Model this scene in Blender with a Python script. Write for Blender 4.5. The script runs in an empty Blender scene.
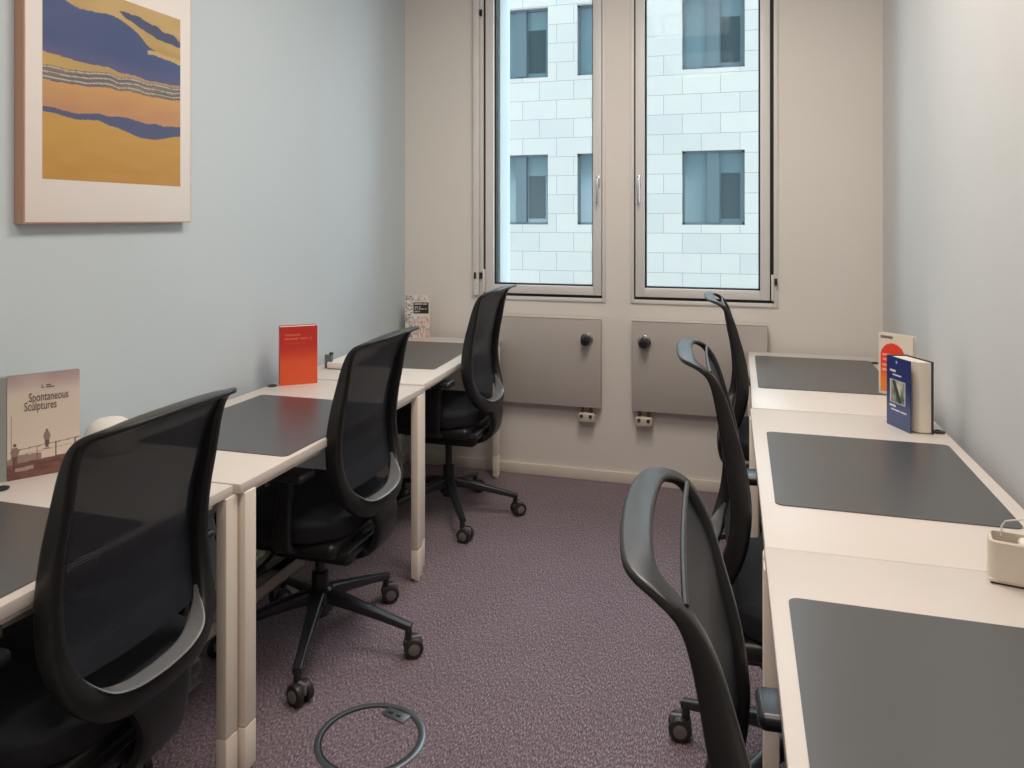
import bpy, bmesh, math, random
from mathutils import Vector, Matrix
random.seed(7)
scene = bpy.context.scene
C = scene.collection
PI = math.pi

# ---------------------------------------------------------------- camera
cam_data = bpy.data.cameras.new('camera')
cam_data.sensor_width = 36.0
cam_data.sensor_fit = 'HORIZONTAL'
cam_data.lens = 36.0 * 765 / 1024
cam_data.shift_x = 0.0
cam_data.shift_y = -165.0 / 1024
cam_data.clip_start = 0.02
cam = bpy.data.objects.new('camera', cam_data)
C.objects.link(cam)
cam.location = (0, 0, 1.40)
cam.rotation_euler = (PI/2, 0, math.atan(228/765))
scene.camera = cam

# ---------------------------------------------------------------- world (overcast sky), exposure
world = bpy.data.worlds.new('overcast_sky')
scene.world = world
world.use_nodes = True
wn = world.node_tree.nodes
bg = wn['Background']
bg.inputs[0].default_value = (0.86, 0.94, 1.0, 1)
bg.inputs[1].default_value = 5.0
scene.view_settings.view_transform = 'Standard'
scene.view_settings.look = 'None'
scene.view_settings.exposure = 0.0
scene.view_settings.gamma = 1.0
scene.view_settings.use_curve_mapping = False
LAMP_W = 20.5          # watts of each ceiling lamp
LAMP_COL = (1.0, 0.90, 0.81)

# ---------------------------------------------------------------- materials
MATS = {}
def new_mat(name):
    m = bpy.data.materials.new(name); m.use_nodes = True
    MATS[name] = m
    return m, m.node_tree.nodes, m.node_tree.links, m.node_tree.nodes['Principled BSDF']
def pm(name, col, rough=0.5, metal=0.0, spec=0.5, noise=0.0, nscale=40.0, bump=0.0, bscale=200.0, emit=None, estr=0.0):
    m, n, l, b = new_mat(name)
    b.inputs['Base Color'].default_value = (*col, 1)
    b.inputs['Roughness'].default_value = rough
    b.inputs['Metallic'].default_value = metal
    b.inputs['Specular IOR Level'].default_value = spec
    tc = n.new('ShaderNodeTexCoord')
    if noise:
        t = n.new('ShaderNodeTexNoise'); t.inputs['Scale'].default_value = nscale; t.inputs['Detail'].default_value = 4
        l.new(tc.outputs['Object'], t.inputs['Vector'])
        r = n.new('ShaderNodeValToRGB')
        r.color_ramp.elements[0].position = .3; r.color_ramp.elements[1].position = .7
        r.color_ramp.elements[0].color = (*[c*(1-noise) for c in col], 1)
        r.color_ramp.elements[1].color = (*[min(1, c*(1+noise)) for c in col], 1)
        l.new(t.outputs['Fac'], r.inputs['Fac']); l.new(r.outputs['Color'], b.inputs['Base Color'])
    if bump:
        t = n.new('ShaderNodeTexNoise'); t.inputs['Scale'].default_value = bscale
        l.new(tc.outputs['Object'], t.inputs['Vector'])
        bp = n.new('ShaderNodeBump'); bp.inputs['Strength'].default_value = bump; bp.inputs['Distance'].default_value = .002
        l.new(t.outputs['Fac'], bp.inputs['Height']); l.new(bp.outputs['Normal'], b.inputs['Normal'])
    if emit:
        b.inputs['Emission Color'].default_value = (*emit, 1); b.inputs['Emission Strength'].default_value = estr
    return m
def srgb(r, g, b):
    f = lambda c: (c/255/12.92) if c/255 <= .04045 else ((c/255+.055)/1.055)**2.4
    return (f(r), f(g), f(b))

pm('wall_blue', srgb(199, 209, 214), .75, noise=.01, nscale=3, bump=.05, bscale=150)
pm('wall_white', srgb(230, 224, 217), .75, noise=.01, nscale=3, bump=.05, bscale=150)
pm('wall_right_paint', srgb(211, 212, 211), .75, noise=.01, nscale=3, bump=.05, bscale=150)
pm('ceiling_white', srgb(235, 233, 228), .9)
pm('trim_white', srgb(228, 218, 205), .5)
pm('desk_top', srgb(224, 214, 205), .38, noise=.012, nscale=8)
pm('desk_metal', srgb(250, 238, 222), .42)
pm('desk_under', srgb(120, 116, 112), .55)
pm('dark_gap', (.008, .008, .009), .6)
pm('mat_grey', srgb(60, 58, 58), .32, spec=1.0, noise=.03, nscale=300, bump=.03, bscale=600)
MATS['mat_grey'].node_tree.nodes['Principled BSDF'].inputs['IOR'].default_value = 1.75
pm('chair_plastic', srgb(26, 26, 28), .36, noise=.05, nscale=200)
pm('chair_plastic_lit', srgb(36, 36, 38), .34)  # frame plastic made lighter, window light on the ring put into the colour
pm('chair_lip_sheen', srgb(112, 112, 114), .26)  # grey stands for the sheen on the dark plastic lip
pm('chair_base', srgb(40, 42, 46), .3)
pm('seat_fabric', srgb(22, 24, 30), .85, noise=.25, nscale=400, bump=.3, bscale=700)
pm('caster_rubber', srgb(46, 44, 44), .42)
pm('caster_hood', srgb(118, 112, 108), .32)
pm('chrome', srgb(200, 200, 200), .18, metal=1)
pm('radiator_steel', srgb(186, 178, 172), .42)
pm('radiator_edge', srgb(214, 208, 200), .4)
pm('valve_black', srgb(40, 40, 42), .35)
pm('valve_white', srgb(205, 196, 186), .4)
pm('brass', srgb(120, 96, 66), .35, metal=.8)
pm('window_alu', srgb(224, 221, 219), .42)
pm('window_casing', srgb(226, 223, 220), .45)
pm('gasket_black', srgb(22, 24, 28), .6)
pm('handle_alu', srgb(200, 200, 202), .3, metal=.6)
pm('reveal_stone', srgb(186, 190, 190), .8)
pm('paper_pages', srgb(232, 220, 204), .8, noise=.05, nscale=500)
pm('picture_frame', srgb(196, 152, 130), .5)
pm('picture_mat', srgb(236, 228, 222), .6)
pm('power_box', srgb(216, 204, 188), .45)
pm('power_box_white', srgb(236, 228, 218), .45)
pm('socket_grey', srgb(98, 104, 110), .35)
pm('wire_white', srgb(214, 214, 212), .35)
pm('floor_ring', srgb(128, 134, 138), .32, metal=.7)
pm('floor_ring_dark', srgb(60, 60, 66), .4, metal=.3)
pm('lettering_brown', srgb(92, 62, 58), .7)
pm('tray_metal', srgb(176, 170, 160), .45)
pm('bwindow_frame', srgb(84, 98, 106), .4)
pm('bwindow_dark', srgb(48, 64, 70), .3)
pm('courtyard_stone', srgb(140, 138, 134), .9, noise=.1, nscale=2)
pm('lamp_housing', srgb(230, 230, 230), .5)
pm('lamp_diffuser', (1, 1, 1), .5, emit=LAMP_COL, estr=2.0)
pm('door_wood', srgb(205, 190, 170), .5, noise=.05, nscale=5)

# carpet : purple-brown loop pile with short streaks
m, n, l, b = new_mat('carpet')
tc = n.new('ShaderNodeTexCoord'); mp = n.new('ShaderNodeMapping'); mp.inputs['Scale'].default_value = (260, 90, 1)
mp.inputs['Rotation'].default_value = (0, 0, .5)
t1 = n.new('ShaderNodeTexNoise'); t1.inputs['Scale'].default_value = 1; t1.inputs['Detail'].default_value = 3
t2 = n.new('ShaderNodeTexNoise'); t2.inputs['Scale'].default_value = 5; t2.inputs['Detail'].default_value = 3
l.new(tc.outputs['Object'], mp.inputs['Vector']); l.new(mp.outputs['Vector'], t1.inputs['Vector'])
l.new(tc.outputs['Object'], t2.inputs['Vector'])
r = n.new('ShaderNodeValToRGB')
e = r.color_ramp.elements
e[0].position = .32; e[0].color = (*srgb(76, 62, 68), 1)
e[1].position = .72; e[1].color = (*srgb(186, 170, 180), 1)
mid = e.new(.5); mid.color = (*srgb(120, 103, 111), 1)
l.new(t1.outputs['Fac'], r.inputs['Fac'])
mx = n.new('ShaderNodeMix'); mx.data_type = 'RGBA'; mx.blend_type = 'MULTIPLY'
mx.inputs['Factor'].default_value = .25
r2 = n.new('ShaderNodeValToRGB'); r2.color_ramp.elements[0].position = .35; r2.color_ramp.elements[1].position = .65
r2.color_ramp.elements[0].color = (.75, .7, .72, 1)
l.new(t2.outputs['Fac'], r2.inputs['Fac'])
l.new(r.outputs['Color'], mx.inputs['A']); l.new(r2.outputs['Color'], mx.inputs['B'])
l.new(mx.outputs['Result'], b.inputs['Base Color'])
b.inputs['Roughness'].default_value = .7; b.inputs['Specular IOR Level'].default_value = .3
b.inputs['Sheen Weight'].default_value = .35; b.inputs['Sheen Roughness'].default_value = .4
bp = n.new('ShaderNodeBump'); bp.inputs['Strength'].default_value = .6; bp.inputs['Distance'].default_value = .004
l.new(t1.outputs['Fac'], bp.inputs['Height']); l.new(bp.outputs['Normal'], b.inputs['Normal'])

# window glass (thin)
def glass_mat(name, tint, refl=.06):
    m, n, l, b = new_mat(name)
    n.remove(b); out = n['Material Output']
    tr = n.new('ShaderNodeBsdfTransparent'); tr.inputs[0].default_value = (*tint, 1)
    gl = n.new('ShaderNodeBsdfGlossy'); gl.inputs['Roughness'].default_value = .02
    mix = n.new('ShaderNodeMixShader'); fr = n.new('ShaderNodeFresnel'); fr.inputs[0].default_value = 1.10
    l.new(fr.outputs[0], mix.inputs[0]); l.new(tr.outputs[0], mix.inputs[1]); l.new(gl.outputs[0], mix.inputs[2])
    l.new(mix.outputs[0], out.inputs[0])
glass_mat('window_glass', (.905, .965, .985))

# chair mesh fabric : see-through weave
m, n, l, b = new_mat('mesh_fabric')
out = n['Material Output']
tc = n.new('ShaderNodeTexCoord'); mp = n.new('ShaderNodeMapping')
l.new(tc.outputs['Object'], mp.inputs['Vector'])
w1 = n.new('ShaderNodeTexWave'); w1.bands_direction = 'Z'; w1.inputs['Scale'].default_value = 62
w2 = n.new('ShaderNodeTexWave'); w2.bands_direction = 'Y'; w2.inputs['Scale'].default_value = 80
l.new(mp.outputs['Vector'], w1.inputs['Vector']); l.new(mp.outputs['Vector'], w2.inputs['Vector'])
mm = n.new('ShaderNodeMath'); mm.operation = 'MULTIPLY'
l.new(w1.outputs['Fac'], mm.inputs[0]); l.new(w2.outputs['Fac'], mm.inputs[1])
mr = n.new('ShaderNodeMapRange'); mr.inputs['From Min'].default_value = .25; mr.inputs['From Max'].default_value = .55
mr.inputs['To Min'].default_value = .0; mr.inputs['To Max'].default_value = .145
l.new(mm.outputs[0], mr.inputs['Value'])
tr = n.new('ShaderNodeBsdfTransparent')
ms = n.new('ShaderNodeMixShader')
b.inputs['Base Color'].default_value = (*srgb(25, 29, 38), 1); b.inputs['Roughness'].default_value = .6
l.new(mr.outputs['Result'], ms.inputs[0]); l.new(b.outputs[0], ms.inputs[1]); l.new(tr.outputs[0], ms.inputs[2])
l.new(ms.outputs[0], out.inputs[0])

# painted surfaces (printed covers, artwork) read a colour attribute
m, n, l, b = new_mat('printed')
at = n.new('ShaderNodeAttribute'); at.attribute_name = 'print'
l.new(at.outputs['Color'], b.inputs['Base Color']); b.inputs['Roughness'].default_value = .42
m, n, l, b = new_mat('artwork_print')
at = n.new('ShaderNodeAttribute'); at.attribute_name = 'print'
l.new(at.outputs['Color'], b.inputs['Base Color']); b.inputs['Roughness'].default_value = .6

# limestone facade : running bond blocks
m, n, l, b = new_mat('facade_stone')
tc = n.new('ShaderNodeTexCoord'); mp = n.new('ShaderNodeMapping')
l.new(tc.outputs['Object'], mp.inputs['Vector'])
sx = n.new('ShaderNodeSeparateXYZ'); l.new(mp.outputs['Vector'], sx.inputs[0])
cx = n.new('ShaderNodeCombineXYZ'); l.new(sx.outputs['X'], cx.inputs['X']); l.new(sx.outputs['Z'], cx.inputs['Y'])
br = n.new('ShaderNodeTexBrick')
br.offset = .5
br.inputs['Scale'].default_value = 1; br.inputs['Brick Width'].default_value = .83; br.inputs['Row Height'].default_value = .447
br.inputs['Mortar Size'].default_value = .009; br.inputs['Mortar Smooth'].default_value = .3
br.inputs['Color1'].default_value = (*srgb(190, 186, 180), 1); br.inputs['Color2'].default_value = (*srgb(180, 178, 174), 1)
br.inputs['Mortar'].default_value = (*srgb(150, 150, 148), 1)
l.new(cx.outputs[0], br.inputs['Vector'])
tn = n.new('ShaderNodeTexNoise'); tn.inputs['Scale'].default_value = 3; tn.inputs['Detail'].default_value = 6
l.new(tc.outputs['Object'], tn.inputs['Vector'])
mx = n.new('ShaderNodeMix'); mx.data_type = 'RGBA'; mx.blend_type = 'MULTIPLY'; mx.inputs['Factor'].default_value = .10
l.new(br.outputs['Color'], mx.inputs['A']); l.new(tn.outputs['Color'], mx.inputs['B'])
l.new(mx.outputs['Result'], b.inputs['Base Color']); b.inputs['Roughness'].default_value = .85
mp.inputs['Location'].default_value = (.0, 0, -.374)

# facade window panes : dull blue-green reflecting glass
m, n, l, b = new_mat('bwindow_pane')
b.inputs['Base Color'].default_value = (*srgb(92, 116, 124), 1)
b.inputs['Roughness'].default_value = .12; b.inputs['Specular IOR Level'].default_value = .8

# ---------------------------------------------------------------- mesh helpers
class MB:
    def __init__(self): self.bm = bmesh.new()
    def merge(self, b2, M=None):
        if M is not None: b2.transform(M)
        me = bpy.data.meshes.new('tmp'); b2.to_mesh(me); b2.free()
        self.bm.from_mesh(me); bpy.data.meshes.remove(me)
    def box(self, c, s, bev=0.0, seg=2, rz=0.0, rot=None):
        b2 = bmesh.new(); bmesh.ops.create_cube(b2, size=1)
        bmesh.ops.scale(b2, vec=s, verts=b2.verts)
        if bev: bmesh.ops.bevel(b2, geom=b2.edges[:], offset=bev, segments=seg, profile=.5, affect='EDGES')
        M = Matrix.Translation(c) @ (rot if rot is not None else Matrix.Rotation(rz, 4, 'Z'))
        self.merge(b2, M); return self
    def bx(self, x0, x1, y0, y1, z0, z1, bev=0.0, seg=2):
        return self.box(((x0+x1)/2, (y0+y1)/2, (z0+z1)/2), (abs(x1-x0), abs(y1-y0), abs(z1-z0)), bev, seg)
    def cyl(self, p0, p1, r0, r1=None, seg=20, bev=0.0):
        if r1 is None: r1 = r0
        p0 = Vector(p0); p1 = Vector(p1); d = p1-p0
        b2 = bmesh.new()
        bmesh.ops.create_cone(b2, cap_ends=True, segments=seg, radius1=r0, radius2=r1, depth=d.length)
        if bev:
            es = [e for e in b2.edges if all(abs(abs(v.co.z)-d.length/2) < 1e-6 for v in e.verts)]
            bmesh.ops.bevel(b2, geom=es, offset=bev, segments=2, profile=.5, affect='EDGES')
        M = Matrix.Translation((p0+p1)/2) @ d.to_track_quat('Z', 'Y').to_matrix().to_4x4()
        self.merge(b2, M); return self
    def lathe(self, prof, c=(0, 0, 0), seg=32):
        b2 = bmesh.new(); rings = []
        for r_, z in prof:
            rings.append([b2.verts.new((c[0]+max(r_, 1e-4)*math.cos(2*PI*i/seg), c[1]+max(r_, 1e-4)*math.sin(2*PI*i/seg), c[2]+z)) for i in range(seg)])
        for a, b_ in zip(rings, rings[1:]):
            for i in range(seg): b2.faces.new((a[i], a[(i+1) % seg], b_[(i+1) % seg], b_[i]))
        b2.faces.new(rings[0][::-1]); b2.faces.new(rings[-1])
        self.merge(b2); return self
    def tube(self, pts, r_, seg=8):
        pts = [Vector(p) for p in pts]; b2 = bmesh.new(); rings = []
        up = Vector((0, 0, 1))
        for i, p in enumerate(pts):
            t = (pts[min(i+1, len(pts)-1)]-pts[max(i-1, 0)]).normalized()
            a = t.cross(up)
            if a.length < .05: a = t.cross(Vector((0, 1, 0)))
            a.normalize(); b_ = a.cross(t)
            rings.append([b2.verts.new(p + r_*(a*math.cos(2*PI*k/seg)+b_*math.sin(2*PI*k/seg))) for k in range(seg)])
        for a, b_ in zip(rings, rings[1:]):
            for i in range(seg): b2.faces.new((a[i], a[(i+1) % seg], b_[(i+1) % seg], b_[i]))
        b2.faces.new(rings[0][::-1]); b2.faces.new(rings[-1])
        self.merge(b2); return self
    def sweep(self, P, B, w, d, closed=False, seg=12, power=.42, idx=None):
        """superellipse section: w along A (=T x B), d along B"""
        b2 = bmesh.new(); rings = []; N = len(P)
        for i in range(N):
            if closed: t = P[(i+1) % N]-P[(i-1) % N]
            else: t = P[min(i+1, N-1)]-P[max(i-1, 0)]
            t.normalize(); bb = B[i]-t*B[i].dot(t); bb.normalize(); a = t.cross(bb)
            ring = []
            for k in range(seg):
                th = 2*PI*(k+.5)/seg; cc, ss = math.cos(th), math.sin(th)
                u = math.copysign(abs(cc)**power, cc)*w[i]/2; v = math.copysign(abs(ss)**power, ss)*d[i]/2
                ring.append(b2.verts.new(P[i]+a*u+bb*v))
            rings.append(ring)
        if idx is not None: rings = [rings[i % N] for i in idx]; closed = False; N = len(rings)
        M_ = N if closed else N-1
        for i in range(M_):
            a, b_ = rings[i], rings[(i+1) % N]
            for k in range(seg): b2.faces.new((a[k], a[(k+1) % seg], b_[(k+1) % seg], b_[k]))
        if not closed and idx is None: b2.faces.new(rings[0][::-1]); b2.faces.new(rings[-1])
        if idx is not None: bmesh.ops.delete(b2, geom=[v for v in b2.verts if not v.link_faces], context='VERTS')
        bmesh.ops.recalc_face_normals(b2, faces=b2.faces)
        self.merge(b2); return self
    def prism(self, poly, z0, z1, bev=0.0):
        b2 = bmesh.new()
        f = b2.faces.new([b2.verts.new((x, y, z0)) for x, y in poly])
        r_ = bmesh.ops.extrude_face_region(b2, geom=[f])
        for v in r_['geom']:
            if isinstance(v, bmesh.types.BMVert): v.co.z = z1
        bmesh.ops.recalc_face_normals(b2, faces=b2.faces)
        if bev: bmesh.ops.bevel(b2, geom=b2.edges[:], offset=bev, segments=2, profile=.5, affect='EDGES')
        self.merge(b2); return self
    def build(self, name, mat, parent=None, smooth=35, loc=None):
        me = bpy.data.meshes.new(name); self.bm.to_mesh(me); self.bm.free()
        me.materials.append(MATS[mat])
        if smooth:
            me.polygons.foreach_set('use_smooth', [True]*len(me.polygons))
            me.set_sharp_from_angle(angle=math.radians(smooth))
        o = bpy.data.objects.new(name, me); C.objects.link(o)
        if parent is not None: o.parent = parent
        if loc: o.location = loc
        return o
def tag(o, label=None, cat=None, group=None, kind=None):
    if label: o['label'] = label
    if cat: o['category'] = cat
    if group: o['group'] = group
    if kind: o['kind'] = kind
    return o
def thing(name, label, cat, loc=(0, 0, 0), rz=0.0, group=None):
    o = bpy.data.objects.new(name, None); C.objects.link(o)
    o.empty_display_size = .1
    o.location = loc; o.rotation_euler = (0, 0, rz)
    return tag(o, label, cat, group)
def sthing(name, loc=(0, 0, 0)):
    o = bpy.data.objects.new(name, None); C.objects.link(o); o.location = loc
    o.empty_display_size = .1
    return tag(o, kind='structure')
def copy_tree(o, parent=None):
    c = o.copy(); C.objects.link(c)
    if parent is not None: c.parent = parent
    for ch in list(o.children): copy_tree(ch, c)
    return c
def painted(name, fn, w, h, nu, nv, parent, mat='printed', M=None):
    """flat printed sheet in the local xz plane facing -y, u right, v up"""
    bm_ = bmesh.new()
    V = [[bm_.verts.new((w*i/nu, 0, h*j/nv)) for i in range(nu+1)] for j in range(nv+1)]
    for j in range(nv):
        for i in range(nu): bm_.faces.new((V[j][i], V[j][i+1], V[j+1][i+1], V[j+1][i]))
    if M is not None: bm_.transform(M)
    me = bpy.data.meshes.new(name); bm_.to_mesh(me); bm_.free()
    at = me.color_attributes.new('print', 'FLOAT_COLOR', 'POINT')
    k = 0
    for j in range(nv+1):
        for i in range(nu+1):
            c = srgb(*fn(i/nu, j/nv)); at.data[k].color = (*c, 1); k += 1
    me.materials.append(MATS[mat])
    o = bpy.data.objects.new(name, me); C.objects.link(o); o.parent = parent
    return o
def lerp(a, b, t):
    t = max(0, min(1, t)); return tuple(x+(y-x)*t for x, y in zip(a, b))
def sstep(a, b, x):
    t = max(0, min(1, (x-a)/(b-a))); return t*t*(3-2*t)
def hsh(i, j=0):
    s = math.sin(i*127.1+j*311.7)*43758.5453; return s-math.floor(s)
def vnoise(x, y=0.0):
    xi, yi = math.floor(x), math.floor(y); fx, fy = x-xi, y-yi
    fx = fx*fx*(3-2*fx); fy = fy*fy*(3-2*fy)
    a = hsh(xi, yi)*(1-fx)+hsh(xi+1, yi)*fx; b_ = hsh(xi, yi+1)*(1-fx)+hsh(xi+1, yi+1)*fx
    return a*(1-fy)+b_*fy

# ---------------------------------------------------------------- room shell
XL, XR, YB, YF, ZC = -1.855, 0.663, 4.06, -1.3, 2.95
def struct(name, mb, mat): return tag(mb.build(name, mat), kind='structure')
struct('floor', MB().bx(XL-.15, XR+.15, YF-.15, YB+.22, -.12, 0), 'carpet')
struct('ceiling', MB().bx(XL-.15, XR+.15, YF-.15, YB+.22, ZC, ZC+.12), 'ceiling_white')
struct('wall_left', MB().bx(XL-.12, XL, YF-.1, YB+.22, 0, ZC), 'wall_blue')
struct('wall_right', MB().bx(XR, XR+.12, YF-.1, YB+.22, 0, ZC), 'wall_right_paint')
struct('wall_front', MB().bx(XL, XR, YF-.12, YF, 0, ZC), 'wall_white')
W1 = (-1.395, -.686); W2 = (-.556, .182); WZ0, WZ1 = .955, 2.78
wb = MB()
wb.bx(XL, W1[0], YB, YB+.20, 0, ZC); wb.bx(W1[1], W2[0], YB, YB+.20, 0, ZC); wb.bx(W2[1], XR, YB, YB+.20, 0, ZC)
for a, b_ in (W1, W2):
    wb.bx(a, b_, YB, YB+.20, 0, WZ0); wb.bx(a, b_, YB, YB+.20, WZ1, ZC)
struct('wall_back', wb, 'wall_white')
struct('baseboard_back', MB().bx(XL, XR, YB-.014, YB, 0, .058, .003), 'trim_white')
struct('baseboard_left', MB().bx(XL, XL+.014, YF, YB-.014, 0, .058, .003), 'trim_white')
struct('baseboard_right', MB().bx(XR-.014, XR, YF, YB-.014, 0, .058, .003), 'trim_white')

struct('wall_exterior_sky_block', MB().bx(-16, 14, YB, YB+.21, ZC+.125, 26.0).bx(-16, 14, YB, YB+.21, -6, -.125), 'courtyard_stone')  # unseen outer wall of this building, added to keep sky light off the facade

# windows
def window(name, x0, x1, hinge_left, guide):
    w = sthing(name, ((x0+x1)/2, YB, WZ0)); ox, oz = (x0+x1)/2, WZ0
    z0, z1 = WZ0, WZ1
    X0, X1, Z1 = x0-ox, x1-ox, z1-oz
    c = MB(); t = .02
    for s in ((X0, X0+t, 0, Z1), (X1-t, X1, 0, Z1), (X0+t, X1-t, 0, t), (X0+t, X1-t, Z1-t, Z1)):
        c.bx(s[0], s[1], -.010, .03, s[2], s[3], .003)
    c.build('window_casing', 'window_casing', w)
    g = MB(); a = .012
    for s in ((X0+t, X0+t+a+.01, t, Z1-t), (X1-t-a-.01, X1-t, t, Z1-t), (X0+t+a+.01, X1-t-a-.01, t, t+a+.01), (X0+t+a+.01, X1-t-a-.01, Z1-t-a-.01, Z1-t)):
        g.bx(s[0], s[1], .004, .05, s[2], s[3])
    g.build('gasket', 'gasket_black', w)
    s_ = MB(); S0, S1, SZ0, SZ1 = X0+t+(.014 if hinge_left else .008), X1-t-(.003 if hinge_left else .018), .036, Z1-.036; f = .046
    for s in ((S0, S0+f, SZ0, SZ1), (S1-f, S1, SZ0, SZ1), (S0+f, S1-f, SZ0, SZ0+f), (S0+f, S1-f, SZ1-f, SZ1)):
        s_.bx(s[0], s[1], -.012, .055, s[2], s[3], .0015)
    sash = s_.build('sash', 'window_alu', w)
    b_ = MB(); q = .008                                          # dark glazing bead
    for s in ((S0+f, S0+f+q, SZ0+f, SZ1-f), (S1-f-q, S1-f, SZ0+f, SZ1-f), (S0+f, S1-f, SZ0+f, SZ0+f+q), (S0+f, S1-f, SZ1-f-q, SZ1-f)):
        b_.bx(s[0], s[1], .012, .05, s[2], s[3])
    b_.build('glazing_bead', 'gasket_black', sash)
    MB().bx(S0+f, S1-f, .028, .034, SZ0+f, SZ1-f).build('pane', 'window_glass', sash)
    hx = (S1-.018) if hinge_left else (S0+.018); hz = 1.60-oz
    h = MB(); h.box((hx, -.015, hz), (.022, .012, .06), .004); h.cyl((hx, -.015, hz+.012), (hx, -.045, hz+.012), .008)
    h.box((hx, -.047, hz-.05), (.016, .012, .13), .005)
    h.build('handle', 'handle_alu', sash)
    gx = (X0+t/2) if hinge_left else (X1-t/2)
    hg = MB()
    for zz in (1.085-oz, 2.55-oz): hg.box((gx, -.022, zz), (.012, .016, .035), .002)
    hg.build('hinge', 'gasket_black', w)
    e = MB(); ex = (X0+t+.006) if hinge_left else (X1-t-.006)
    e.box((ex, -.012, .10), (.012, .02, .13), .003); e.build('corner_hinge', 'window_casing', w)
    r_ = MB()                                                    # outer stone reveal and sill
    r_.bx(X0, X0+(.098 if hinge_left else .055), .06, .25, 0, Z1); r_.bx(X1-.085, X1, .06, .25, 0, Z1)
    r_.bx(X0, X1, .06, .26, -.02, .07); r_.build('outer_reveal', 'reveal_stone', w)
    if guide:
        gd = MB(); gd.bx(X0-.034, X0, -.03, 0, .02, Z1, .004); gd.build('blind_guide', 'window_casing', w)
        gd = MB(); gd.box((X0-.02, -.033, 1.085-oz), (.010, .012, .035), .001); gd.build('guide_clip', 'gasket_black', w)
window('window_1', *W1, True, True)
window('window_2', *W2, False, False)

# rear door behind the camera (never in the photo, closes the room)
dr = sthing('door_1', (-.6, YF, 0))
MB().bx(-.42, .42, 0, .035, 0, 2.05, .003).build('door_leaf', 'door_wood', dr)

# ---------------------------------------------------------------- courtyard and building opposite
struct('trim_courtyard', MB().bx(-16, 14, YB+.25, 17.6, -6.2, -6.0), 'courtyard_stone')
YO = 17.6
bld = thing('office_building', 'pale limestone block building across the courtyard seen through both windows', 'building', (0, YO, -6))
wins = []
for fl in (-2.2, 1.27, 4.76):
    for (a, b_) in ((-10.2, -8.85), (-7.9, -6.55), (-5.72, -4.36), (-3.66, -2.30), (-1.25, .10), (1.15, 2.5), (3.5, 4.85)):
        wins.append((a, b_, fl, fl+1.66))
fm = MB(); xs = [-14.0]
cols = sorted(set((a, b_) for a, b_, _, _ in wins)); fls = sorted(set((z0, z1) for _, _, z0, z1 in wins))
# solid piers, spandrels
edges = [-14.0]+[v for c_ in cols for v in c_]+[10.0]
zed = [-6.0]+[v for f_ in fls for v in f_]+[7.8]
bm_ = fm.bm
for i in range(0, len(edges), 2): fm.bx(edges[i], edges[i+1], 0, .5, 0, 13.8)
for a, b_ in cols:
    for k in range(0, len(zed), 2): fm.bx(a, b_, 0, .5, zed[k]+6, zed[k+1]+6)
fo = fm.build('facade', 'facade_stone', bld, smooth=0)
for (a, b_, z0, z1) in wins:
    z0 += 6; z1 += 6; t = .05; mid = a+.50*(b_-a)
    f = MB()
    for s in ((a, a+t, z0, z1), (b_-t, b_, z0, z1), (a, b_, z0, z0+t), (a, b_, z1-t, z1)): f.bx(s[0], s[1], .12, .2, s[2], s[3])
    f.bx(mid-.13, mid+.13, .08, .2, z0+t, z1-t)
    fr = f.build('window_frame', 'bwindow_frame', bld, smooth=0)
    MB().bx(a+t, b_-t, .17, .19, z0+t, z1-t).build('window_pane', 'bwindow_pane', fr, smooth=0)
    q = MB(); q.bx(mid+.17, b_-.10, .155, .17, z0+.14, z1-.5)
    q.build('inner_casement', 'bwindow_dark', fr, smooth=0)
# cheek wall of this building left of window 1, outside
# ---------------------------------------------------------------- radiators
def radiator(x0, x1, valve_x, label):
    z0, z1 = .40, .868; cx = (x0+x1)/2; w = (x1-x0)/2
    t = thing('radiator', label, 'radiator', (cx, YB, z0), group=None)
    MB().bx(-w, w, -.062, -.025, 0, z1-z0, .004).build('panel', 'radiator_steel', t)
    g = MB(); g.bx(-w, w, -.064, -.022, z1-z0, z1-z0+.006, .002); g.build('top_grille', 'radiator_edge', t)
    for s in (-1, 1): MB().bx(s*w*.6-.02, s*w*.6+.02, -.025, 0, .08, z1-z0-.08).build('bracket', 'radiator_edge', t)
    v = valve_x-cx
    k = MB(); k.cyl((v, -.062, .365), (v, -.076, .365), .034, seg=28, bev=.003); c_ = k.build('valve_collar', 'chrome', t)
    k = MB(); k.cyl((v, -.074, .365), (v, -.122, .358), .027, .023, seg=24, bev=.004)
    k.cyl((v, -.122, .358), (v, -.128, .357), .017, seg=20); k.build('thermostat_knob', 'valve_black', t)
    for s in (-.024, .024):
        MB().cyl((v+s-.005, -.045, .005), (v+s-.005, -.045, -.03), .009).build('pipe', 'brass', t)
    p = MB(); p.box((v-.005, -.045, -.055), (.088, .04, .052), .012, 3); p.box((v-.005, -.02, -.05), (.05, .04, .03), .006)
    vb = p.build('valve_block', 'valve_white', t)
    for s in (-.024, .024): MB().cyl((v+s-.005, -.064, -.045), (v+s-.005, -.070, -.045), .009, seg=14).build('valve_screw', 'brass', vb)
radiator(-1.373, -.704, -.777, 'flat grey radiator under the left window, knob at its right end')
radiator(-.541, .131, -.474, 'flat grey radiator under the right window, knob at its left end')

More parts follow.
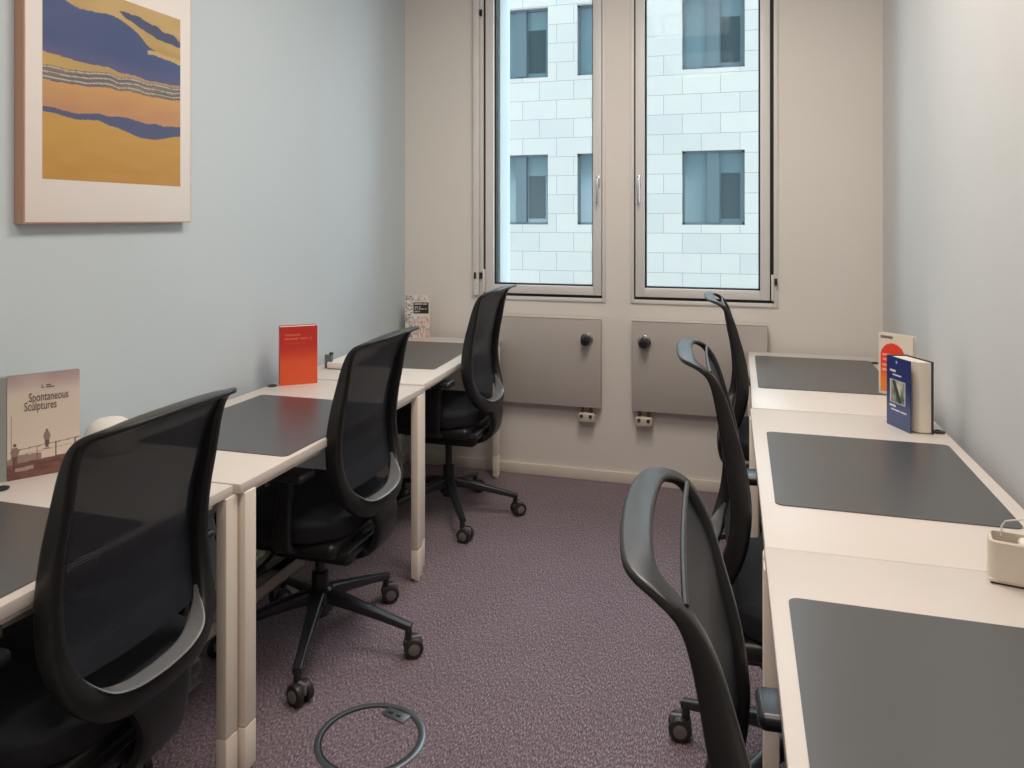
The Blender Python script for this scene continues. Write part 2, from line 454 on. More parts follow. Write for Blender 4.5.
# ---------------------------------------------------------------- desks
ZD = .74
def desk(x_front, x_back, y0, y1, label, rz=0.0, gro=None, leg_dy=(0, 0)):
    """x_front : aisle edge, x_back : wall edge"""
    cx, cy = (x_front+x_back)/2, (y0+y1)/2
    t = thing('desk', label, 'desk', (cx, cy, 0), rz)
    hx = abs(x_front-x_back)/2; hy = (y1-y0)/2; s = 1 if x_front > x_back else -1
    MB().bx(-hx, hx, -hy, hy, ZD-.025, ZD, .0025).build('desktop', 'desk_top', t)
    r_ = MB()
    for xx in (-(hx-.035), hx-.035): r_.bx(xx-.012, xx+.012, -hy+.045, hy-.045, ZD-.045, ZD-.0255, .002)
    for yy in (-(hy-.02), hy-.02): r_.bx(-hx+.052, hx-.052, yy-.012, yy+.012, ZD-.045, ZD-.0255, .002)
    r_.build('frame_rail', 'desk_metal', t)
    for sx_ in (-1, 1):
        for sy in (-1, 1):
            lx = sx_*(hx-.012); ly = sy*(hy-.025)+leg_dy[(sy+1)//2]
            L = MB(); L.bx(lx-.015, lx+.015, ly-.0235, ly+.0235, .125, ZD-.0255, .004)
            lg = L.build('leg', 'desk_metal', t)
            q = MB(); q.bx(lx-.0148, lx+.0148, ly-.0232, ly+.0232, .012, .1235, .003); q.cyl((lx, ly, 0), (lx, ly, .013), .012)
            q.build('leg_extension', 'desk_metal', lg)
    g = MB(); gx = -s*(hx-.022); gy = hy-.17
    if gro: gx, gy = gro[0]-cx, gro[1]-cy
    g.lathe([(.008, 0), (.017, 0), (.019, .004), (.012, .006), (.008, .003)], (gx, gy, ZD))
    g.build('cable_grommet', 'valve_black', t)
    return t
desk(-1.206, -1.806, .45, 1.622, 'white laminate desk on the left nearest the camera, holding the Spontaneous Sculptures book', gro=(-1.728, 1.432), leg_dy=(0, .018))
desk(-1.190, -1.79, 1.630, 2.792, 'white laminate desk on the left, holding the orange book', leg_dy=(.013, -.028))
desk(-1.232, -1.83, 2.812, 3.985, 'white laminate desk in the far left corner beside the window wall', rz=math.radians(2.0), leg_dy=(-.030, -.03))
desk(.054, .619, .45, 1.6262, 'white laminate desk along the right wall nearest the camera, holding the beige cable box', rz=math.radians(.7))
desk(.041, .616, 1.627, 2.80, 'white laminate desk along the right wall, holding the thick blue book', gro=(.594, 2.640), rz=math.radians(.7))
desk(.040, .612, 2.808, 3.99, 'white laminate desk farthest along the right wall, beneath the disc-cover book')
def desk_mat(x0, x1, y0, y1, label, rz=0):
    cx, cy = (x0+x1)/2, (y0+y1)/2
    b2 = bmesh.new(); bmesh.ops.create_cube(b2, size=1); bmesh.ops.scale(b2, vec=(x1-x0, y1-y0, .003), verts=b2.verts)
    es = [e for e in b2.edges if abs(e.verts[0].co.z-e.verts[1].co.z) > .001]
    bmesh.ops.bevel(b2, geom=es, offset=.018, segments=5, profile=.5, affect='EDGES')
    m_ = MB(); m_.merge(b2)
    o = m_.build('desk_mat', 'mat_grey', loc=(cx, cy, ZD+.0018)); o.rotation_euler = (0, 0, rz)
    return tag(o, label, 'desk mat')
desk_mat(-1.755, -1.232, .735, 1.366, 'dark grey desk mat on the near left desk, partly hidden by the nearest chair')
desk_mat(-1.715, -1.205, 1.852, 2.478, 'dark grey desk mat in front of the orange book')
desk_mat(-1.765, -1.300, 3.10, 3.80, 'dark grey desk mat on the far left desk in the window corner', rz=math.radians(3))
desk_mat(.080, .575, .78, 1.412, 'dark grey desk mat at the lower right, nearest the camera')
desk_mat(.078, .580, 1.865, 2.494, 'dark grey desk mat in front of the blue book')
desk_mat(.068, .575, 3.14, 3.865, 'dark grey desk mat farthest along the right wall, by the window')

# long metal cable tray under the middle left desk
ct = thing('cable_tray', 'pale metal cable tray hanging low under the left desks', 'cable tray', (-1.50, 1.78, .25))
k = MB(); k.bx(-.06, .06, -.55, .55, -.045, -.041); k.bx(.056, .06, -.55, .55, -.045, 0); k.bx(-.06, -.056, -.55, .55, -.045, 0)
k.bx(.02, .06, -.55, .55, -.004, 0, .001); k.bx(-.06, .06, .40, .55, -.004, 0, .001); k.bx(-.06, .06, .546, .55, -.045, 0)
k.build('trough', 'tray_metal', ct)
k = MB()
for yy in (-.5, .5): k.bx(-.06, -.052, yy-.01, yy+.01, 0, ZD-.0465-.25+.021)
k.build('hanger', 'tray_metal', ct)

# ---------------------------------------------------------------- chairs
def cr(keys, t):
    n_ = len(keys)-1; i = min(int(t*n_), n_-1); f = t*n_-i
    p0, p1, p2, p3 = keys[max(i-1, 0)], keys[i], keys[i+1], keys[min(i+2, n_)]
    return [.5*((2*b_)+(-a+c_)*f+(2*a-5*b_+4*c_-d)*f*f+(-a+3*b_-3*c_+d)*f**3) for a, b_, c_, d in zip(p0, p1, p2, p3)]
#        x     y     z      w     d     Bx  By Bz
KEYS = [(-.228, .000, .480, .052, .036, -1, 0, 0), (-.224, .074, .484, .052, .036, -1, 0, 0),
        (-.212, .134, .504, .050, .038, -1, 0, 0), (-.190, .174, .550, .046, .042, -1, 0, 0),
        (-.168, .190, .618, .036, .046, -1, 0, 0), (-.160, .191, .700, .030, .048, -1, 0, 0),
        (-.170, .191, .790, .028, .044, -1, 0, 0), (-.188, .192, .870, .026, .038, -1, 0, -.1),
        (-.206, .193, .945, .025, .028, -1, 0, -.3), (-.224, .193, .988, .026, .018, -1, 0, -1),
        (-.246, .184, 1.008, .030, .013, -.4, 0, -1), (-.272, .152, 1.018, .035, .011, -.1, 0, -1),
        (-.282, .082, 1.023, .038, .010, 0, 0, -1), (-.285, .000, 1.025, .038, .010, 0, 0, -1)]
def profile_x(z):
    ks = [(k[2], k[0], k[1]) for k in KEYS[3:10]]
    if z <= ks[0][0]: return ks[0][1], ks[0][2]
    for a, b_ in zip(ks, ks[1:]):
        if z <= b_[0]:
            f = (z-a[0])/(b_[0]-a[0]); f = f
            return a[1]+(b_[1]-a[1])*f, a[2]+(b_[2]-a[2])*f
    return ks[-1][1], ks[-1][2]
def make_chair(lift, leg_rot, label):
    t = thing('office_chair', label, 'office chair', group='black mesh office chairs')
    body = lambda z: z+lift
    # back frame loop
    N = 56; half = [cr(KEYS, i/N) for i in range(N+1)]
    P, B, W, D = [], [], [], []
    for k in half:
        P.append(Vector((k[0], k[1], body(k[2])))); B.append(Vector((k[5], k[6], k[7]))); W.append(k[3]); D.append(k[4])
    for k in half[-2:0:-1]:
        P.append(Vector((k[0], -k[1], body(k[2])))); B.append(Vector((k[5], -k[6], k[7]))); W.append(k[3]); D.append(k[4])
    # split: the handle ring (top) is its own part
    n_all = len(P); cut = int(N*9.6/13)
    ring_idx = list(range(cut, n_all-cut+1)); low_idx = list(range(n_all-cut, n_all))+list(range(0, cut+1))
    MB().sweep(P, B, W, D, closed=True, seg=14, power=.42, idx=low_idx).build('back_frame', 'chair_plastic', t, smooth=50)
    rg = MB().sweep(P, B, W, D, closed=True, seg=14, power=.42, idx=ring_idx)
    pp = []; 
    for i in range(21):
        u = -1+2*i/20; pp.append(Vector((-.226-.004*(1-u*u), .186*u, body(.998+.002*(1-u*u)))))
    rg.sweep(pp, [Vector((-1, 0, 0))]*21, [.012]*21, [.007]*21, seg=10)
    rg.build('handle_ring', 'chair_plastic_lit', t, smooth=50)
    # inner lip of the bottom curve, frame plastic greyed to carry its sheen
    lp, lb, lw, ld = [], [], [], []
    idx = list(range(-15, 16))
    for j in idx:
        k = half[abs(j)]; y = math.copysign(k[1], j)
        Tn = (Vector(cr(KEYS, min(1, (abs(j)+.5)/N))[:3])-Vector(cr(KEYS, max(0, (abs(j)-.5)/N))[:3])).normalized()
        A = Tn.cross(Vector((-1, 0, 0))).normalized()       # for +y side
        if A.z < 0 and abs(j) < 12: A = -A
        if A.y > 0: A = -A
        off = A*(k[3]/2-.001); 
        if j < 0: off = Vector((off.x, -off.y, off.z))
        p = Vector((k[0]-.002, y, body(k[2])))+off
        fade = 1-sstep(8, 15.2, abs(j))
        lp.append(p); lb.append(Vector((-1, 0, 0))); lw.append(.0055*(.35+.65*fade)); ld.append(max(.004, (k[4]+.006)*(.25+.75*fade)))
    MB().sweep(lp, lb, lw, ld, seg=10).build('lower_lip_sheen', 'chair_lip_sheen', t, smooth=50)
    # mesh back
    bmm = bmesh.new(); nu, nv = 16, 34; VV = []
    for j in range(nv+1):
        z = .556+(1.0-.556)*j/nv; x, y = profile_x(z); row = []
        for i in range(nu+1):
            u = -1+2*i/nu
            bow = .022*(1-u*u)*math.sin(PI*min(1, (z-.53)/.46))+.004
            row.append(bmm.verts.new((x-bow+.012*(1-sstep(.9, 1.0, z)), u*(y-.006), body(z-(.010*(1-u*u) if j == 0 else 0)))))
        VV.append(row)
    for j in range(nv):
        for i in range(nu): bmm.faces.new((VV[j][i], VV[j][i+1], VV[j+1][i+1], VV[j+1][i]))
    m_ = MB(); m_.merge(bmm); m_.build('mesh_back', 'mesh_fabric', t, smooth=60)
    # spine carrying the back
    sp = [(-.222, .485), (-.236, .44), (-.236, .40), (-.222, .355), (-.185, .325), (-.13, .312), (-.03, .312)]
    q = []
    for i in range(25):
        c_ = cr([(a, b_) for a, b_ in sp], i/24); q.append(Vector((c_[0], 0, body(c_[1]))))
    w = [.17-.05*sstep(0, 8, i) for i in range(25)]
    MB().sweep(q, [Vector((0, 0, 1)) if i > 14 else Vector((-1, 0, .2)) for i in range(25)], w, [.030]*25, seg=14).build('spine', 'chair_plastic', t, smooth=50)
    # mechanism
    k = MB(); k.box((-.015, 0, body(.332)), (.30, .20, .08), .024, 3); k.box((-.02, 0, body(.362)), (.36, .34, .030), .010)
    mech = k.build('mechanism', 'chair_plastic', t)
    k = MB(); k.cyl((-.10, -.08, body(.345)), (-.10, -.135, body(.345)), .010); k.cyl((-.10, -.13, body(.345)), (-.10, -.165, body(.345)), .020, seg=18, bev=.004)
    k.build('tension_knob', 'chair_base', mech)
    k = MB(); k.tube([(.06, .08, body(.35)), (.06, .17, body(.345)), (.055, .25, body(.335))], .006); k.box((.053, .262, body(.333)), (.03, .045, .010), .004)
    k.build('height_lever', 'chair_base', mech)
    # seat
    b2 = bmesh.new(); bmesh.ops.create_grid(b2, x_segments=16, y_segments=16, size=.5)
    top = [v for v in b2.verts]
    for v in b2.verts:
        x, y = v.co.x*2, v.co.y*2
        rr = (abs(x)**4+abs(y)**4)**.25
        sc = 1.0 if rr < 1e-6 else max(abs(x), abs(y))/rr
        X, Y = x*sc, y*sc
        fall = sstep(.55, 1.0, X)*.028+sstep(.78, 1, abs(Y))*.010+sstep(.8, 1, -X)*.008
        v.co = Vector((.055+X*.245, Y*.242, body(.478-fall+.006*abs(Y)**2)))
    ext = bmesh.ops.extrude_face_region(b2, geom=b2.faces[:])
    for v in ext['geom']:
        if isinstance(v, bmesh.types.BMVert): v.co.z -= .070; v.co.x = .055+(v.co.x-.055)*.95; v.co.y *= .95
    bmesh.ops.recalc_face_normals(b2, faces=b2.faces)
    es = [e for e in b2.edges if len(e.link_faces) == 2 and e.calc_face_angle(0) > .8]
    bmesh.ops.bevel(b2, geom=es, offset=.016, segments=3, profile=.5, affect='EDGES')
    m_ = MB(); m_.merge(b2); seat = m_.build('seat', 'seat_fabric', t, smooth=60)
    k = MB(); k.box((.045, 0, body(.385)), (.43, .42, .050), .022, 4); k.build('seat_shell', 'chair_plastic', seat)
    # armrests
    arm_z = lambda z: z+min(lift, .044)
    for s in (-1, 1):
        pts = [(-.02, s*.12, .392), (-.02, s*.20, .388), (-.025, s*.252, .402), (-.035, s*.275, .450), (-.045, s*.280, .52), (-.050, s*.276, .585), (-.048, s*.272, .622)]
        q = []
        for i in range(21):
            c_ = cr(pts, i/20); q.append(Vector((c_[0], c_[1], arm_z(c_[2]))))
        a = MB().sweep(q, [Vector((1, 0, 0))]*21, [.022]*21, [.062-.018*sstep(8, 17, i) for i in range(21)], seg=12)
        arm = a.build('armrest', 'chair_plastic', t, smooth=50)
        k = MB(); k.box((-.004, s*.268, arm_z(.633)), (.235, .085, .026), .011, 4)
        k.build('arm_pad', 'chair_base', arm)
    # column
    k = MB(); k.cyl((0, 0, .09), (0, 0, .235), .030, .027, seg=24, bev=.003)
    col = k.build('gas_column', 'chair_plastic', t)
    k = MB(); k.cyl((0, 0, .235), (0, 0, body(.31)), .0165, seg=20); k.build('piston', 'chair_base', col)
    k = MB(); k.lathe([(.030, .105), (.042, .110), (.046, .150), (.042, .176), (.031, .184)], seg=28); k.build('base_hub', 'chair_base', t)
    # star base
    for i in range(5):
        an = leg_rot+i*2*PI/5; ca, sa = math.cos(an), math.sin(an)
        R_ = Matrix.Rotation(an, 4, 'Z')
        q = [Vector((.025, 0, .158)), Vector((.12, 0, .140)), Vector((.22, 0, .117)), Vector((.325, 0, .092))]
        q = [R_ @ v for v in q]
        lg = MB().sweep(q, [Vector((0, 0, 1))]*4, [.046, .038, .031, .027], [.044, .034, .027, .020], seg=12, power=.35)
        lg.cyl(R_ @ Vector((.316, 0, .096)), R_ @ Vector((.316, 0, .055)), .0115, seg=14)
        L = lg.build('base_leg', 'chair_base', t, smooth=50)
        sw = an+ (0.5, -0.7, 1.9, -2.2, .9)[i]
        S = Matrix.Translation(R_ @ Vector((.318, 0, 0))) @ Matrix.Rotation(sw, 4, 'Z') @ Matrix.Translation((.014, 0, 0))
        k = MB()
        for s in (-1, 1):
            k.cyl(S @ Vector((0, s*.007, .0315)), S @ Vector((0, s*.029, .0315)), .0312, seg=28, bev=.007)
        cs = k.build('caster', 'caster_rubber', L)
        k = MB()
        for s in (-1, 1): k.cyl(S @ Vector((0, s*.0285, .0315)), S @ Vector((0, s*.0305, .0315)), .018, seg=20, bev=.001)
        k.box(S @ Vector((0, 0, .046)), (.052, .0135, .034), .006, 2, rz=sw)
        k.build('caster_hood', 'caster_hood', L)
    return t
def put(ch, x, y, rz): ch.location = (x, y, 0); ch.rotation_euler = (0, 0, rz)
def setlabel(o, s): o['label'] = s
# leg angles are in the chair's own frame; the left chairs face -x (rz = pi)
# two lift heights are modelled, repeats are copies
chA = make_chair(.010, 0.0, 'black mesh office chair at the lower left, nearest the camera')
put(chA, -1.33, 1.252, PI)
chB = make_chair(.010, math.radians(181), 'black mesh office chair pushed in at the middle left desk, beside the orange book')
put(chB, -1.335, 2.25, PI)
chC = make_chair(.058, math.radians(180+14), 'black mesh office chair at the far left desk, before the left radiator')
put(chC, -1.325, 3.395, PI)
chD = copy_tree(chA); setlabel(chD, 'black mesh office chair at the lower right, its open handle ring largest in view')
put(chD, .162, .985, math.radians(3.5))
chE = make_chair(.052, math.radians(153), 'black mesh office chair on the right, its ring before the right radiator')
put(chE, .150, 1.985, math.radians(3.5))
chF = copy_tree(chC); setlabel(chF, 'black mesh office chair at the far right desk, its ring just below the right window')
put(chF, .16, 3.30, math.radians(3))

# ---------------------------------------------------------------- wall picture
px = thing('framed_picture', 'large framed seascape print in blue and gold on the blue left wall', 'picture', (XL, 1.575, 1.388))
PW, PH, PD = .645, .775, .034
f = MB(); e_ = .012
for s in ((0, e_, 0, PH), (PW-e_, PW, 0, PH), (e_, PW-e_, 0, e_), (e_, PW-e_, PH-e_, PH)): f.bx(.001, PD, s[0], s[1], s[2], s[3])
f.build('frame', 'picture_frame', px)
f = MB().bx(.004, PD+.0015, .0035, PW-.0035, .0035, PH-.0035, .001); f.build('mount', 'picture_mat', px)
def art(u, v):
    tt = 1-v
    wob = (vnoise(u*5, 3)-.5)*.02+(vnoise(u*14, tt*9)-.5)*.014
    y = tt+wob
    ochre = lerp((206, 156, 72), (196, 142, 60), sstep(.7, 1, tt)); n2 = vnoise(u*6, tt*30)
    c = lerp(ochre, (214, 170, 90), n2*.35)
    if y < .68: c = lerp((212, 158, 96), (198, 140, 100), sstep(.5, .62, y)); c = lerp(c, (216, 172, 108), n2*.4)
    # blue wedge in the sand
    top = .655-.012*u; bot = .68+.05*math.exp(-((u-.68)/.22)**2)+.012*u
    if top < y < bot: c = (74, 84, 128)
    l0 = .445-.04*u                                             # surf lines
    if y < l0+.075:
        k_ = (y-l0)/.075
        c = lerp((150, 128, 96), (98, 98, 112), abs(math.sin(k_*11+u*4)))
        if .2 < (k_*3) % 1 < .45: c = (196, 190, 178)
    if y < l0: c = lerp((206, 170, 96), (150, 130, 120), u*.6)
    b1 = .385+.03*u*math.sin(u*3)
    if y < b1: c = lerp((68, 86, 138), (92, 92, 140), sstep(b1-.09, b1, y)); c = lerp(c, (52, 70, 120), vnoise(u*4, tt*10)*.5)
    # tan clouds above
    up = .05+.20*u+.03*math.sin(u*9)
    if y < up: c = lerp((190, 156, 92), (214, 182, 122), vnoise(u*5, tt*22))
    d = y-(.07+.13*(u-.45)) ; 
    if u > .5 and abs(d-.0) < .030*math.sin((u-.5)/.5*PI*.9)+.012*(vnoise(u*20, 2)): c = (64, 78, 116)
    if u > .72 and abs(y-(.235+.05*(u-.7))) < .012: c = (206, 176, 120)
    return c
M = Matrix.Translation((PD+.002, .055, .122)) @ Matrix.Rotation(PI/2, 4, 'Z')
painted('artwork', lambda u, v: tuple(.86*c+.14*g for c, g in zip(art(u, v), (128, 112, 100))), .535, .565, 260, 260, px, 'artwork_print', M)

# ---------------------------------------------------------------- books
def dashes(u, v, x0, x1, y, h, seed, gap=.3, cell=.035):
    if not (x0 < u < x1 and abs(v-y) < h/2): return False
    return hsh(math.floor(u/cell), seed) > gap
def book(label, A, B_, th, h, fn, cover_mat_cols, nu=60, nv=90, poly=None, lean=0.0, pages_open=False):
    """cover runs from A (left, spine) to B_ (right) on the desk, as seen by the reader"""
    A = Vector((A[0], A[1])); B2 = Vector((B_[0], B_[1])); d = B2-A; w = d.length; an = math.atan2(d.y, d.x)
    t = thing('book', label, 'book', (A.x, A.y, ZD), an)
    cm = pm('cover_'+str(len(MATS)), srgb(*cover_mat_cols), .45)
    MB().bx(.003, w-.004, .0025, th-.0025, .003, h-.003).build('pages', 'paper_pages', t)
    c = MB(); c.bx(0, w, .0003, .0025, 0, h, .0005); c.bx(0, w, th-.0025, th, 0, h, .0005); c.bx(0, .0028, .0003, th, 0, h, .0008)
    c.build('cover', cm.name, t)
    painted('cover_print', fn, w, h, nu, nv, t)
    return t
def f_orange(u, v):
    c = lerp((226, 88, 48), (196, 52, 44), sstep(.35, .7, v))
    if dashes(u, v, .12, .55, .86, .035, 1, .15, .05) or dashes(u, v, .12, .9, .79, .04, 2, .1, .05): c = lerp(c, (236, 130, 100), .55)
    if dashes(u, v, .12, .7, .71, .014, 3, .1, .04): c = lerp(c, (236, 130, 100), .4)
    return c
book('upright orange-red hardback book standing on the middle left desk', (-1.743, 2.636), (-1.630, 2.727), .050, .232, f_orange, (190, 48, 44))
def f_corner(u, v):
    c = (232, 224, 216) if v > .45 or u < .45 else (236, 212, 202)
    if .32 < u < .96 and .56 < v < .83:
        c = (44, 42, 42)
        for k_, (y, x1) in enumerate(((.79, .9), (.715, .62), (.675, .88), (.61, .6))):
            if dashes(u, v, .37, x1, y, .026, k_, .12, .03): c = (206, 200, 196)
    elif u < .3:
        if hsh(math.floor(u*16), math.floor(v*40)) > .55: c = (150, 146, 142)
    elif v > .86 or v < .5:
        if hsh(math.floor(u*22), math.floor(v*18)) > .62: c = lerp(c, (170, 150, 146), .6)
    return c
book('white book with a black title label standing in the far left corner', (-1.790, 3.925), (-1.660, 3.960), .018, .235, f_corner, (226, 216, 208))
def f_circle(u, v):
    c = (226, 214, 200)
    du, dv = (u-.42), (v-.62)*1.6
    if du*du+dv*dv < .135 or (v < .62 and u < .78 and v > .06 and abs(du) < .367): c = lerp((240, 138, 48), (232, 66, 42), sstep(.15, .6, v))
    for k_, y in enumerate((.66, .575, .49, .41)):
        if dashes(u, v, .10, .66, y, .035, k_, .12, .06): c = lerp(c, (250, 200, 180), .75)
    if dashes(u, v, .05, .42, .94, .05, 9, .0, .05): c = (120, 108, 100)
    return c
book('white book with an orange-red disc on its cover, behind the blue book', (.503, 3.172), (.600, 3.070), .020, .232, f_circle, (222, 210, 196))

# blue book : thick, fore-edge towards the camera, front cover a little open
bt = thing('book', 'thick blue hardback book standing upright with its pages facing the camera', 'book', (.455, 2.716, ZD), math.atan2(-.098, .040))
pm('cover_navy', srgb(28, 40, 96), .4); pm('cover_navy_back', srgb(52, 54, 62), .5)
def f_blue(u, v):
    c = lerp((74, 88, 128), (24, 40, 106), sstep(.18, .62, v))
    if .14 < u < .80 and .34 < v < .68:
        a = vnoise(u*9, v*12); c = lerp((66, 78, 72), (206, 204, 186), a)
        if abs((u-.45)+(v-.5)*.9) < .07: c = (40, 46, 44)
        if u < .19 or u > .75 or v < .36 or v > .66: c = (196, 204, 200)
    for k_, (x0, x1, y) in enumerate(((.14, .40, .80), (.26, .62, .745), (.12, .45, .30), (.16, .84, .245))):
        if dashes(u, v, x0, x1, y, .028, k_, .08, .04): c = (222, 226, 232)
    if (u-.42)**2+((v-.93)*1.7)**2 < .0012: c = (190, 200, 220)
    return c
wd = .112; hb = .222
MB().bx(0, wd+.012, 0, .002, 0, hb, .0005).build('front_cover', 'cover_navy', bt)
painted('cover_print', f_blue, wd+.012, hb, 60, 100, bt, M=Matrix.Translation((0, -.0004, 0)))
pg = MB(); ppoly = [(.003, .004), (wd*.55, .011), (wd-.004, .020), (wd+.012, .030), (wd+.020, .062), (.010, .058)]
pg.prism(ppoly, .003, hb-.004); pg.build('pages', 'paper_pages', bt)
k = MB(); k.prism([(.0, .0), (.003, 0), (.010, .060), (.004, .0625)], 0, hb); k.prism([(.004, .0595), (wd+.026, .0635), (wd+.026, .0660), (.004, .062)], 0, hb)
k.build('back_cover', 'cover_navy_back', bt)

# large photo book leaning open on the near left desk
A = Vector((-1.765, 1.480)); B2 = Vector((-1.675, 1.614)); d = B2-A; w_ = d.length; an = math.atan2(d.y, d.x); hs = .262
sb = thing('book', 'tall beige photo book titled Spontaneous Sculptures standing against the left wall', 'book', (A.x, A.y, ZD), an)
def f_sculpt(u, v):
    c = lerp((222, 206, 190), (210, 192, 186), sstep(.75, 1, v))
    c = lerp(c, (228, 214, 198), sstep(.5, .2, v)*.6)
    if v > .8: c = lerp(c, (172, 146, 150), sstep(.8, 1, v)*(.35+.5*vnoise(u*3, 1)))
    gl = .15+.035*u                                             # ground
    if v < gl: c = lerp((104, 66, 62), (132, 92, 84), vnoise(u*9, v*40))
    if v < gl-.045 and v > gl-.08 and .1 < u < .35: c = (176, 150, 140)
    if gl < v < gl+.05+.03*vnoise(u*16, 0) and u < .46: c = lerp(c, (112, 84, 78), .6)
    ft = .285+.05*(u-.2)                                        # railing
    if abs(v-ft) < .004 and u > .12: c = (128, 104, 98)
    if abs(v-(ft-.05)) < .003 and u > .12: c = lerp(c, (150, 128, 120), .6)
    for q in (.40, .66, .93):
        if abs(u-q) < .008 and gl < v < ft+.008: c = (104, 80, 76)
    if abs(u-.055) < .008 and .1 < v < .62: c = (160, 130, 122)
    # standing figure on the railing and a second at the left
    for fx, fz, s in ((.535, .27, 1.0), (.10, .14, 1.15)):
        x, z = (u-fx)/s, (v-fz)/s
        if 0 < z < .075 and abs(x) < .022+.012*z/.075: c = (108, 84, 80)
        if .07 < z < .15 and abs(x) < .052-.02*abs(z-.11)/.04: c = (150, 124, 114)
        if x*x+((z-.168)*1.35)**2 < .00035: c = (120, 88, 80)
    if abs(v-.262) < .004 and abs(u-.53) < .05: c = (110, 84, 80)
    # small unreadable author line
    if dashes(u, v, .46, .60, .885, .014, 4, .2, .02) or dashes(u, v, .44, .64, .862, .012, 5, .2, .02): c = (110, 84, 82)
    return c
pm('cover_beige', srgb(120, 96, 92), .5); pm('cover_grey', srgb(150, 154, 150), .5)
MB().bx(0, w_, .0003, .003, 0, hs, .0006).build('front_cover', 'cover_beige', sb)
painted('cover_print', f_sculpt, w_, hs, 110, 150, sb)
# spine board and pages, turned to the left
Rm = Matrix.Rotation(-an, 2)
def loc2(p): v = Rm @ (Vector(p)-A); return (v.x, v.y)
k = MB(); k.prism([(.004, .003), (w_-.004, .003), (w_-.008, .017), (.004, .017)], .003, hs-.003); k.build('pages', 'paper_pages', sb)
k = MB(); k.bx(0, w_, .0175, .020, 0, hs, .0005)
k.prism([(-.001, 0), (.001, .020), loc2((-1.800, 1.440)), loc2((-1.797, 1.437))], 0, hs); k.build('back_cover', 'cover_grey', sb)
def text_mesh(name, s, size, M, mat, parent, sx=1.0, ext=.0002):
    cu = bpy.data.curves.new(name, 'FONT'); cu.body = s; cu.size = size; cu.extrude = ext; cu.resolution_u = 3
    to = bpy.data.objects.new(name, cu); C.objects.link(to)
    dg = bpy.context.evaluated_depsgraph_get(); dg.update()
    me = bpy.data.meshes.new_from_object(to.evaluated_get(dg))
    bpy.data.objects.remove(to); bpy.data.curves.remove(cu)
    me.transform(M @ Matrix.Rotation(PI/2, 4, 'X') @ Matrix.Diagonal((sx, 1, 1, 1)))
    me.materials.clear(); me.materials.append(MATS[mat]); me.name = name
    o = bpy.data.objects.new(name, me); C.objects.link(o); o.parent = parent
    return o
text_mesh('title_lettering', 'Spontaneous', .032, Matrix.Translation((.046, -.0006, hs*.735)), 'lettering_brown', sb, .54)
text_mesh('title_lettering', 'Sculptures', .032, Matrix.Translation((.036, -.0006, hs*.650)), 'lettering_brown', sb, .54)

# ---------------------------------------------------------------- power boxes on the desks
def trough_box(t, L, W, H, mat):
    o = []
    R_ = .012
    k = MB()
    k.bx(0, L, 0, W, .004, .010, .002)
    b2 = bmesh.new()
    def rr(x0, x1, y0, y1, r_, z, n_=6):
        vs = []
        for cx_, cy_, a0 in ((x1-r_, y1-r_, 0), (x0+r_, y1-r_, PI/2), (x0+r_, y0+r_, PI), (x1-r_, y0+r_, 1.5*PI)):
            for i in range(n_+1):
                a = a0+PI/2*i/n_; vs.append(b2.verts.new((cx_+r_*math.cos(a), cy_+r_*math.sin(a), z)))
        return vs
    th = .006
    rings = [rr(0, L, 0, W, .014, .005), rr(0, L, 0, W, .014, H-.002), rr(.002, L-.002, .002, W-.002, .012, H), rr(th, L-th, th, W-th, .008, H), rr(th, L-th, th, W-th, .008, .011)]
    for a, b_ in zip(rings, rings[1:]):
        for i in range(len(a)): b2.faces.new((a[i], a[(i+1) % len(a)], b_[(i+1) % len(a)], b_[i]))
    b2.faces.new(rings[-1]); b2.faces.new(rings[0][::-1])
    bmesh.ops.recalc_face_normals(b2, faces=b2.faces)
    k.merge(b2); k.build('housing', mat, t, smooth=40)
    k = MB(); k.bx(.004, L-.004, .004, W-.004, 0, .005); k.build('rubber_foot', 'valve_black', t)
rb = thing('desk_power_box', 'beige open-topped cable box with a plug, on the near right desk', 'power box', (.432, 1.575, ZD), math.radians(-12))
trough_box(rb, .155, .062, .078, 'power_box')
k = MB(); k.box((.085, .032, .066), (.075, .034, .026), .009, 3); k.build('plug', 'power_box_white', rb)
k = MB(); k.box((.10, .030, .088), (.022, .018, .022), .004); k.cyl((.10, .03, .09), (.112, .03, .125), .004)
k.build('cable_clip', 'wire_white', rb)
k = MB(); k.tube([(.022, .055, .070), (.024, .060, .088), (.030, .062, .097), (.07, .064, .108), (.11, .066, .120), (.145, .066, .124)], .0016)
k.build('wire', 'wire_white', rb)
lb_ = thing('desk_power_box', 'low white cable box with a grey socket, just beyond the orange book', 'power box', (-1.775, 2.985, ZD), math.radians(4))
k = MB(); k.box((.085, .17, .018), (.10, .34, .030), .006, 3); k.build('housing', 'power_box_white', lb_)
k = MB(); k.bx(.04, .13, .005, .335, 0, .0035); k.build('rubber_foot', 'valve_black', lb_)
k = MB(); k.box((.040, .012, .033), (.034, .018, .060), .003); k.build('socket', 'socket_grey', lb_)
k = MB(); k.box((.052, .012, .068), (.016, .014, .010), .002); k.build('socket_plug', 'valve_black', lb_)
pod = MB(); pod.lathe([(.060, 0), (.066, .006), (.068, .03), (.064, .058), (.052, .078), (.034, .090), (.014, .0945), (.0, .095)], seg=40)
o = pod.build('desk_tidy', 'power_box_white', loc=(-1.722, 1.765, ZD))
tag(o, 'cream dome-topped object by the left wall, just showing above the nearest chair back', 'desk tidy')

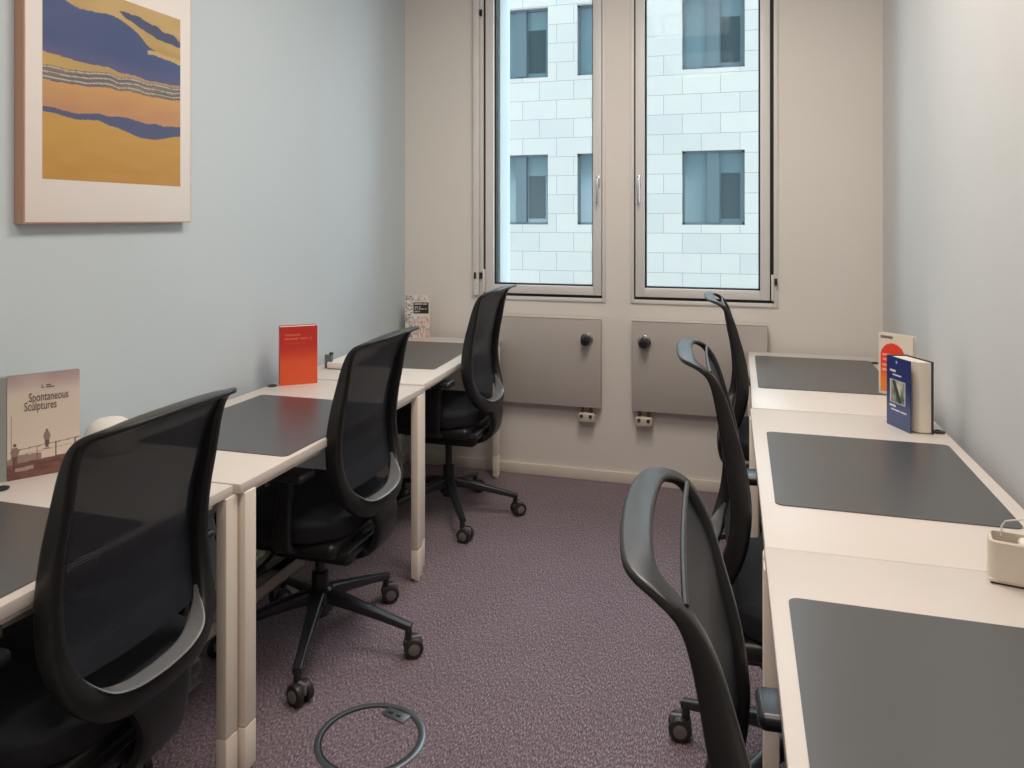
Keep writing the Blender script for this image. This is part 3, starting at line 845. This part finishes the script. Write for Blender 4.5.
# ---------------------------------------------------------------- floor box lid in the carpet
fb = thing('floor_box_lid', 'round metal-ringed floor outlet lid set in the carpet of the aisle', 'floor box', (-.955, 1.868, 0))
k = MB(); k.lathe([(.134, 0), (.134, .0025), (.137, .0035), (.145, .0035), (.148, .002), (.149, 0)], seg=96)
b2 = k.bm; 
fl_ = [f_ for f_ in b2.faces if len(f_.verts) > 8]; bmesh.ops.delete(b2, geom=fl_, context='FACES_ONLY')
k.build('ring', 'floor_ring', fb)
k = MB(); k.lathe([(.128, 0), (.128, .0026), (.134, .0026), (.1345, 0)], seg=96)
b2 = k.bm; fl_ = [f_ for f_ in b2.faces if len(f_.verts) > 8]; bmesh.ops.delete(b2, geom=fl_, context='FACES_ONLY')
k.build('ring_gap', 'floor_ring_dark', fb)
k = MB(); k.box((.0, .108, .0022), (.078, .036, .0035), .001, rz=0); hd = k.build('lid_handle', 'floor_ring', fb)
k = MB()
for xx in (-.018, .010): k.box((xx, .106, .0042), (.014, .008, .0008), 0)
k.build('finger_hole', 'dark_gap', hd)
for o in fb.children: o.rotation_euler = (0, 0, math.radians(-14))

# ---------------------------------------------------------------- ceiling lamps
for i, y in enumerate((.5, 2.35)):
    t = thing('ceiling_light', 'rectangular ceiling light panel %s' % ('near the camera' if i == 0 else 'nearer the windows'), 'ceiling light', (-.36, y, ZC))
    k = MB(); 
    for s in ((-.32, -.30, -.62, .62), (.30, .32, -.62, .62), (-.32, .32, -.62, -.60), (-.32, .32, .60, .62)): k.bx(s[0], s[1], s[2], s[3], -.05, 0, .002)
    k.build('frame', 'lamp_housing', t)
    MB().bx(-.30, .30, -.60, .60, -.04, -.034).build('diffuser', 'lamp_diffuser', t)
    ld = bpy.data.lights.new('lamp_glow', 'AREA'); ld.shape = 'RECTANGLE'; ld.size = .58; ld.size_y = 1.18
    ld.energy = LAMP_W*(.85 if i == 0 else 1.35); ld.color = LAMP_COL
    lo = bpy.data.objects.new('lamp_glow', ld); C.objects.link(lo); lo.parent = t; lo.location = (0, 0, -.055)
